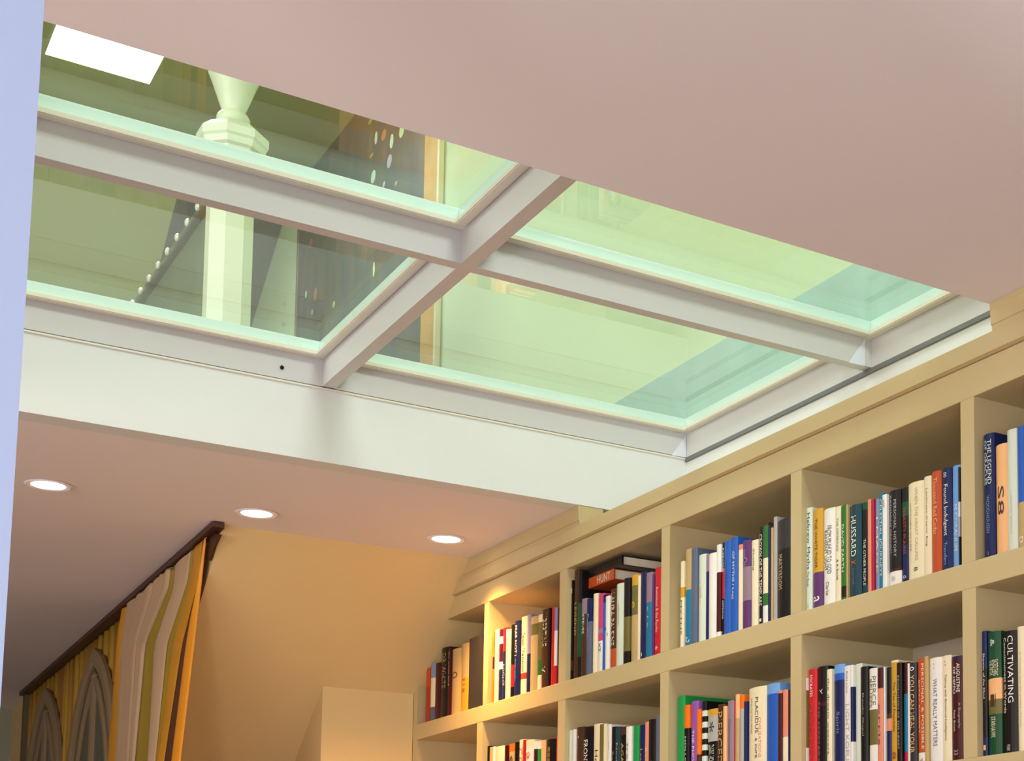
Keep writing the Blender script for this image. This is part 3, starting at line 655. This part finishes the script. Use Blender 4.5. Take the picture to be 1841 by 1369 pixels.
# pleated ochre fabric lining the cheek wall behind the arched mirrors
wl = thing('wall_hanging', 'pleated ochre fabric hanging behind the two arched mirrors', 'curtain', (1.0, 6.6, 0))
Y0, Y1 = at(222, 1082, 0, 1.02).y-.25, 7.64
bm = bmesh.new(); N = 420; zt = H-.004; rows = [zt, zt-.25, zt-.6, 1.2, .04]; g = []
for z in rows:
    r = []
    for i in range(N+1):
        y = Y0+(Y1-Y0)*i/N; xx = .985+.06*(y-4.2)/3.44
        a = .010*abs(math.sin(i*math.pi/6))+.006*math.sin(i*.37)
        r.append(bm.verts.new((xx+.031-a, y, z)))
    g.append(r)
for a, b in zip(g, g[1:]):
    for i in range(N): bm.faces.new((a[i], a[i+1], b[i+1], b[i])).smooth = True
def stripes():
    m = bpy.data.materials.new('striped_ochre_fabric'); m.use_nodes = True; nt = m.node_tree; b = nt.nodes['Principled BSDF']
    tc = nt.nodes.new('ShaderNodeTexCoord'); mp = nt.nodes.new('ShaderNodeMapping'); mp.inputs['Scale'].default_value = (1, 9, .15)
    n = nt.nodes.new('ShaderNodeTexNoise'); n.inputs['Scale'].default_value = 3; n.inputs['Detail'].default_value = 3
    r = nt.nodes.new('ShaderNodeValToRGB'); e = r.color_ramp.elements
    e[0].position = .35; e[0].color = (*srgb((150, 104, 44)), 1); e[1].position = .65; e[1].color = (*srgb((186, 146, 50)), 1)
    nt.links.new(tc.outputs['Object'], mp.inputs[0]); nt.links.new(mp.outputs[0], n.inputs['Vector']); nt.links.new(n.outputs['Fac'], r.inputs[0])
    nt.links.new(r.outputs[0], b.inputs['Base Color']); b.inputs['Roughness'].default_value = .55; return m
o = obj('pleated_fabric', bm, stripes(), wl); o.matrix_parent_inverse = Matrix.Translation(-wl.location)
md = o.modifiers.new('thick', 'SOLIDIFY'); md.thickness = .0015
o = obj('hem_edge', bx(1.045, 1.08, 7.61, 7.66, .04, H-.004), mat('brown_hem', (96, 80, 50), .6), wl, label='brown edge strip at the far end'); o.matrix_parent_inverse = Matrix.Translation(-wl.location)
# dark curtain track along the ceiling
a, b = cx(376, 946.5), cx(45, 1246)
tk = thing('curtain_track', 'thin dark brown curtain track fixed along the dormer ceiling edge', 'curtain track', (1.0, 4.2, H))
bm = bmesh.new()
vs = [bm.verts.new((x+ox, y, z)) for (x, y) in ((.968, 4.17), (1.030, 7.66)) for ox in (0, .03) for z in (H-.016, H-.001)]
for q in ((0, 1, 3, 2), (4, 6, 7, 5), (0, 4, 5, 1), (2, 3, 7, 6), (0, 2, 6, 4), (1, 5, 7, 3)): bm.faces.new([vs[i] for i in q])
BR = mat('dark_brown_track', (70, 36, 22), .5)
o = obj('rail', bm, BR, tk); o.matrix_parent_inverse = Matrix.Translation(-tk.location)
o = obj('end_bracket', bx(.968, .996, 4.160, 4.175, H-.016, H-.001, .002), BR, tk); o.matrix_parent_inverse = Matrix.Translation(-tk.location)
o = obj('end_tab', prism([(q.y, q.z) for q in (at(377, 958, 0, .99), at(395, 961, 0, .99), at(384, 985, 0, .99), at(375, 1008, 0, .99), at(371, 1008, 0, .99))], 0, .99, .996), BR, tk, label='small brown tab at the near end'); o.matrix_parent_inverse = Matrix.Translation(-tk.location)

# two gothic arched mirrors with carved tracery
FR = mat('weathered_grey_frame', (140, 120, 88), .5, .06, 9)
MIR = mat('dark_mirror_glass', (70, 72, 62), .2, .05, 5)
def arcpts(hw, zsp, rise, n=14):
    """pointed arch outline: list of (dy, z) from left springing over the apex to the right springing"""
    c = (rise*rise-hw*hw)/(2*hw); R = c+hw; L = []
    for i in range(n+1):
        z = rise*i/n; L.append((-(math.sqrt(max(R*R-z*z, 0))-c), zsp+z))
    return L+[(-y, z) for y, z in L[-2::-1]]
def sweep(path, w, d, bm=None):
    """ribbon frame of width w (in Y-Z) and depth d (towards -X) along path"""
    bm = bm or bmesh.new(); n = len(path); V = []
    for i, p in enumerate(path):
        a = path[max(i-1, 0)]; b = path[min(i+1, n-1)]; t = Vector((b[0]-a[0], b[1]-a[1])); t.normalize(); nn = Vector((-t.y, t.x))
        q = []
        for (s, x) in ((-.5, 0), (-.5, -d*.6), (-.25, -d), (.25, -d), (.5, -d*.6), (.5, 0)):
            q.append(bm.verts.new((x, p[0]+nn.x*s*w, p[1]+nn.y*s*w)))
        V.append(q)
    for a, b in zip(V, V[1:]):
        for i in range(6): bm.faces.new((a[i], a[(i+1) % 6], b[(i+1) % 6], b[i]))
    bm.faces.new(V[0]); bm.faces.new(V[-1][::-1]); return bm
def arched_mirror(yc, zapex, hw, label):
    xx = .985+.06*(yc-4.2)/3.44+.012
    t = thing('arched_mirror', label, 'mirror', (xx, yc, 1.1), 'gothic arched mirrors'); z0 = 1.1
    rise = hw*1.3; zsp = zapex-rise-z0
    out = [(-hw, 0)]+arcpts(hw, zsp, rise)+[(hw, 0), (-hw, 0)]
    obj('frame', sweep(out, .060, .020), FR, t)
    inn = arcpts(hw*.74, zsp-.06, rise*.98)
    obj('tracery_arch', sweep([(inn[0][0], .1)]+inn+[(inn[-1][0], .1)], .04, .013), FR, t)
    obj('mullion', sweep([(0, .04), (0, zsp+rise*.88)], .06, .015), FR, t)
    for s in (-1, 1):
        sub = [(s*hw*.36+y, z) for y, z in arcpts(hw*.33, zsp-.16, hw*.55)]
        obj('small_arch', sweep(sub, .03, .011), FR, t)
    pts = [(-hw*.93, .03)]+arcpts(hw*.93, zsp, rise*.95)+[(hw*.93, .03)]
    obj('mirror_glass', prism([(y, z) for y, z in pts], 0, -.004, .0), MIR, t, label='dark reflecting glass')
    o = t; return t
arched_mirror(5.93, 2.435, .41, 'nearer and larger gothic arched mirror on the ochre fabric')
arched_mirror(7.02, 2.435, .41, 'farther gothic arched mirror near the dormer end wall')

# ------------------------------------------------------------------ ceiling downlights
BULB = emit('lit_halogen', (1, .93, .82), 14)
for (x, y, lab) in ((.582, 4.039, 'left'), (1.036, 4.022, 'middle'), (1.509, 4.004, 'right')):
    t = thing('downlight', {'left': 'lit recessed downlight nearest the white wall corner', 'middle': 'lit recessed downlight above the curtain end', 'right': 'lit recessed downlight nearest the bookcase'}[lab], 'downlight', (x, y, H), 'recessed downlights in the far ceiling')
    bm = bmesh.new(); prof = [(.036, 0), (.044, 0), (.050, -.002), (.046, -.0045), (.036, -.003)]; n_ = 32; rg = []
    for i in range(n_):
        a = 2*math.pi*i/n_; rg.append([bm.verts.new((r*math.cos(a), r*math.sin(a), z)) for r, z in prof])
    for i in range(n_):
        for k in range(5): bm.faces.new((rg[i][k], rg[(i+1) % n_][k], rg[(i+1) % n_][(k+1) % 5], rg[i][(k+1) % 5]))
    obj('trim_ring', bm, WALL, t)
    bm = lathe([(.0355, -.0002), (.034, -.003), (.02, -.005)], 32, 0, 0, 0, None, True); obj('lamp_face', bm, BULB, t, label='glowing lamp')
    l = bpy.data.lights.new('downlight_beam', 'SPOT'); l.energy = 70 if lab == 'right' else 15; l.color = (1, .52, .16); l.spot_size = math.radians(115); l.spot_blend = .8; l.shadow_soft_size = .03
    lo = bpy.data.objects.new('downlight_beam', l); COL.objects.link(lo); lo.location = (x, y, H-.012)

bpy.context.view_layer.update()
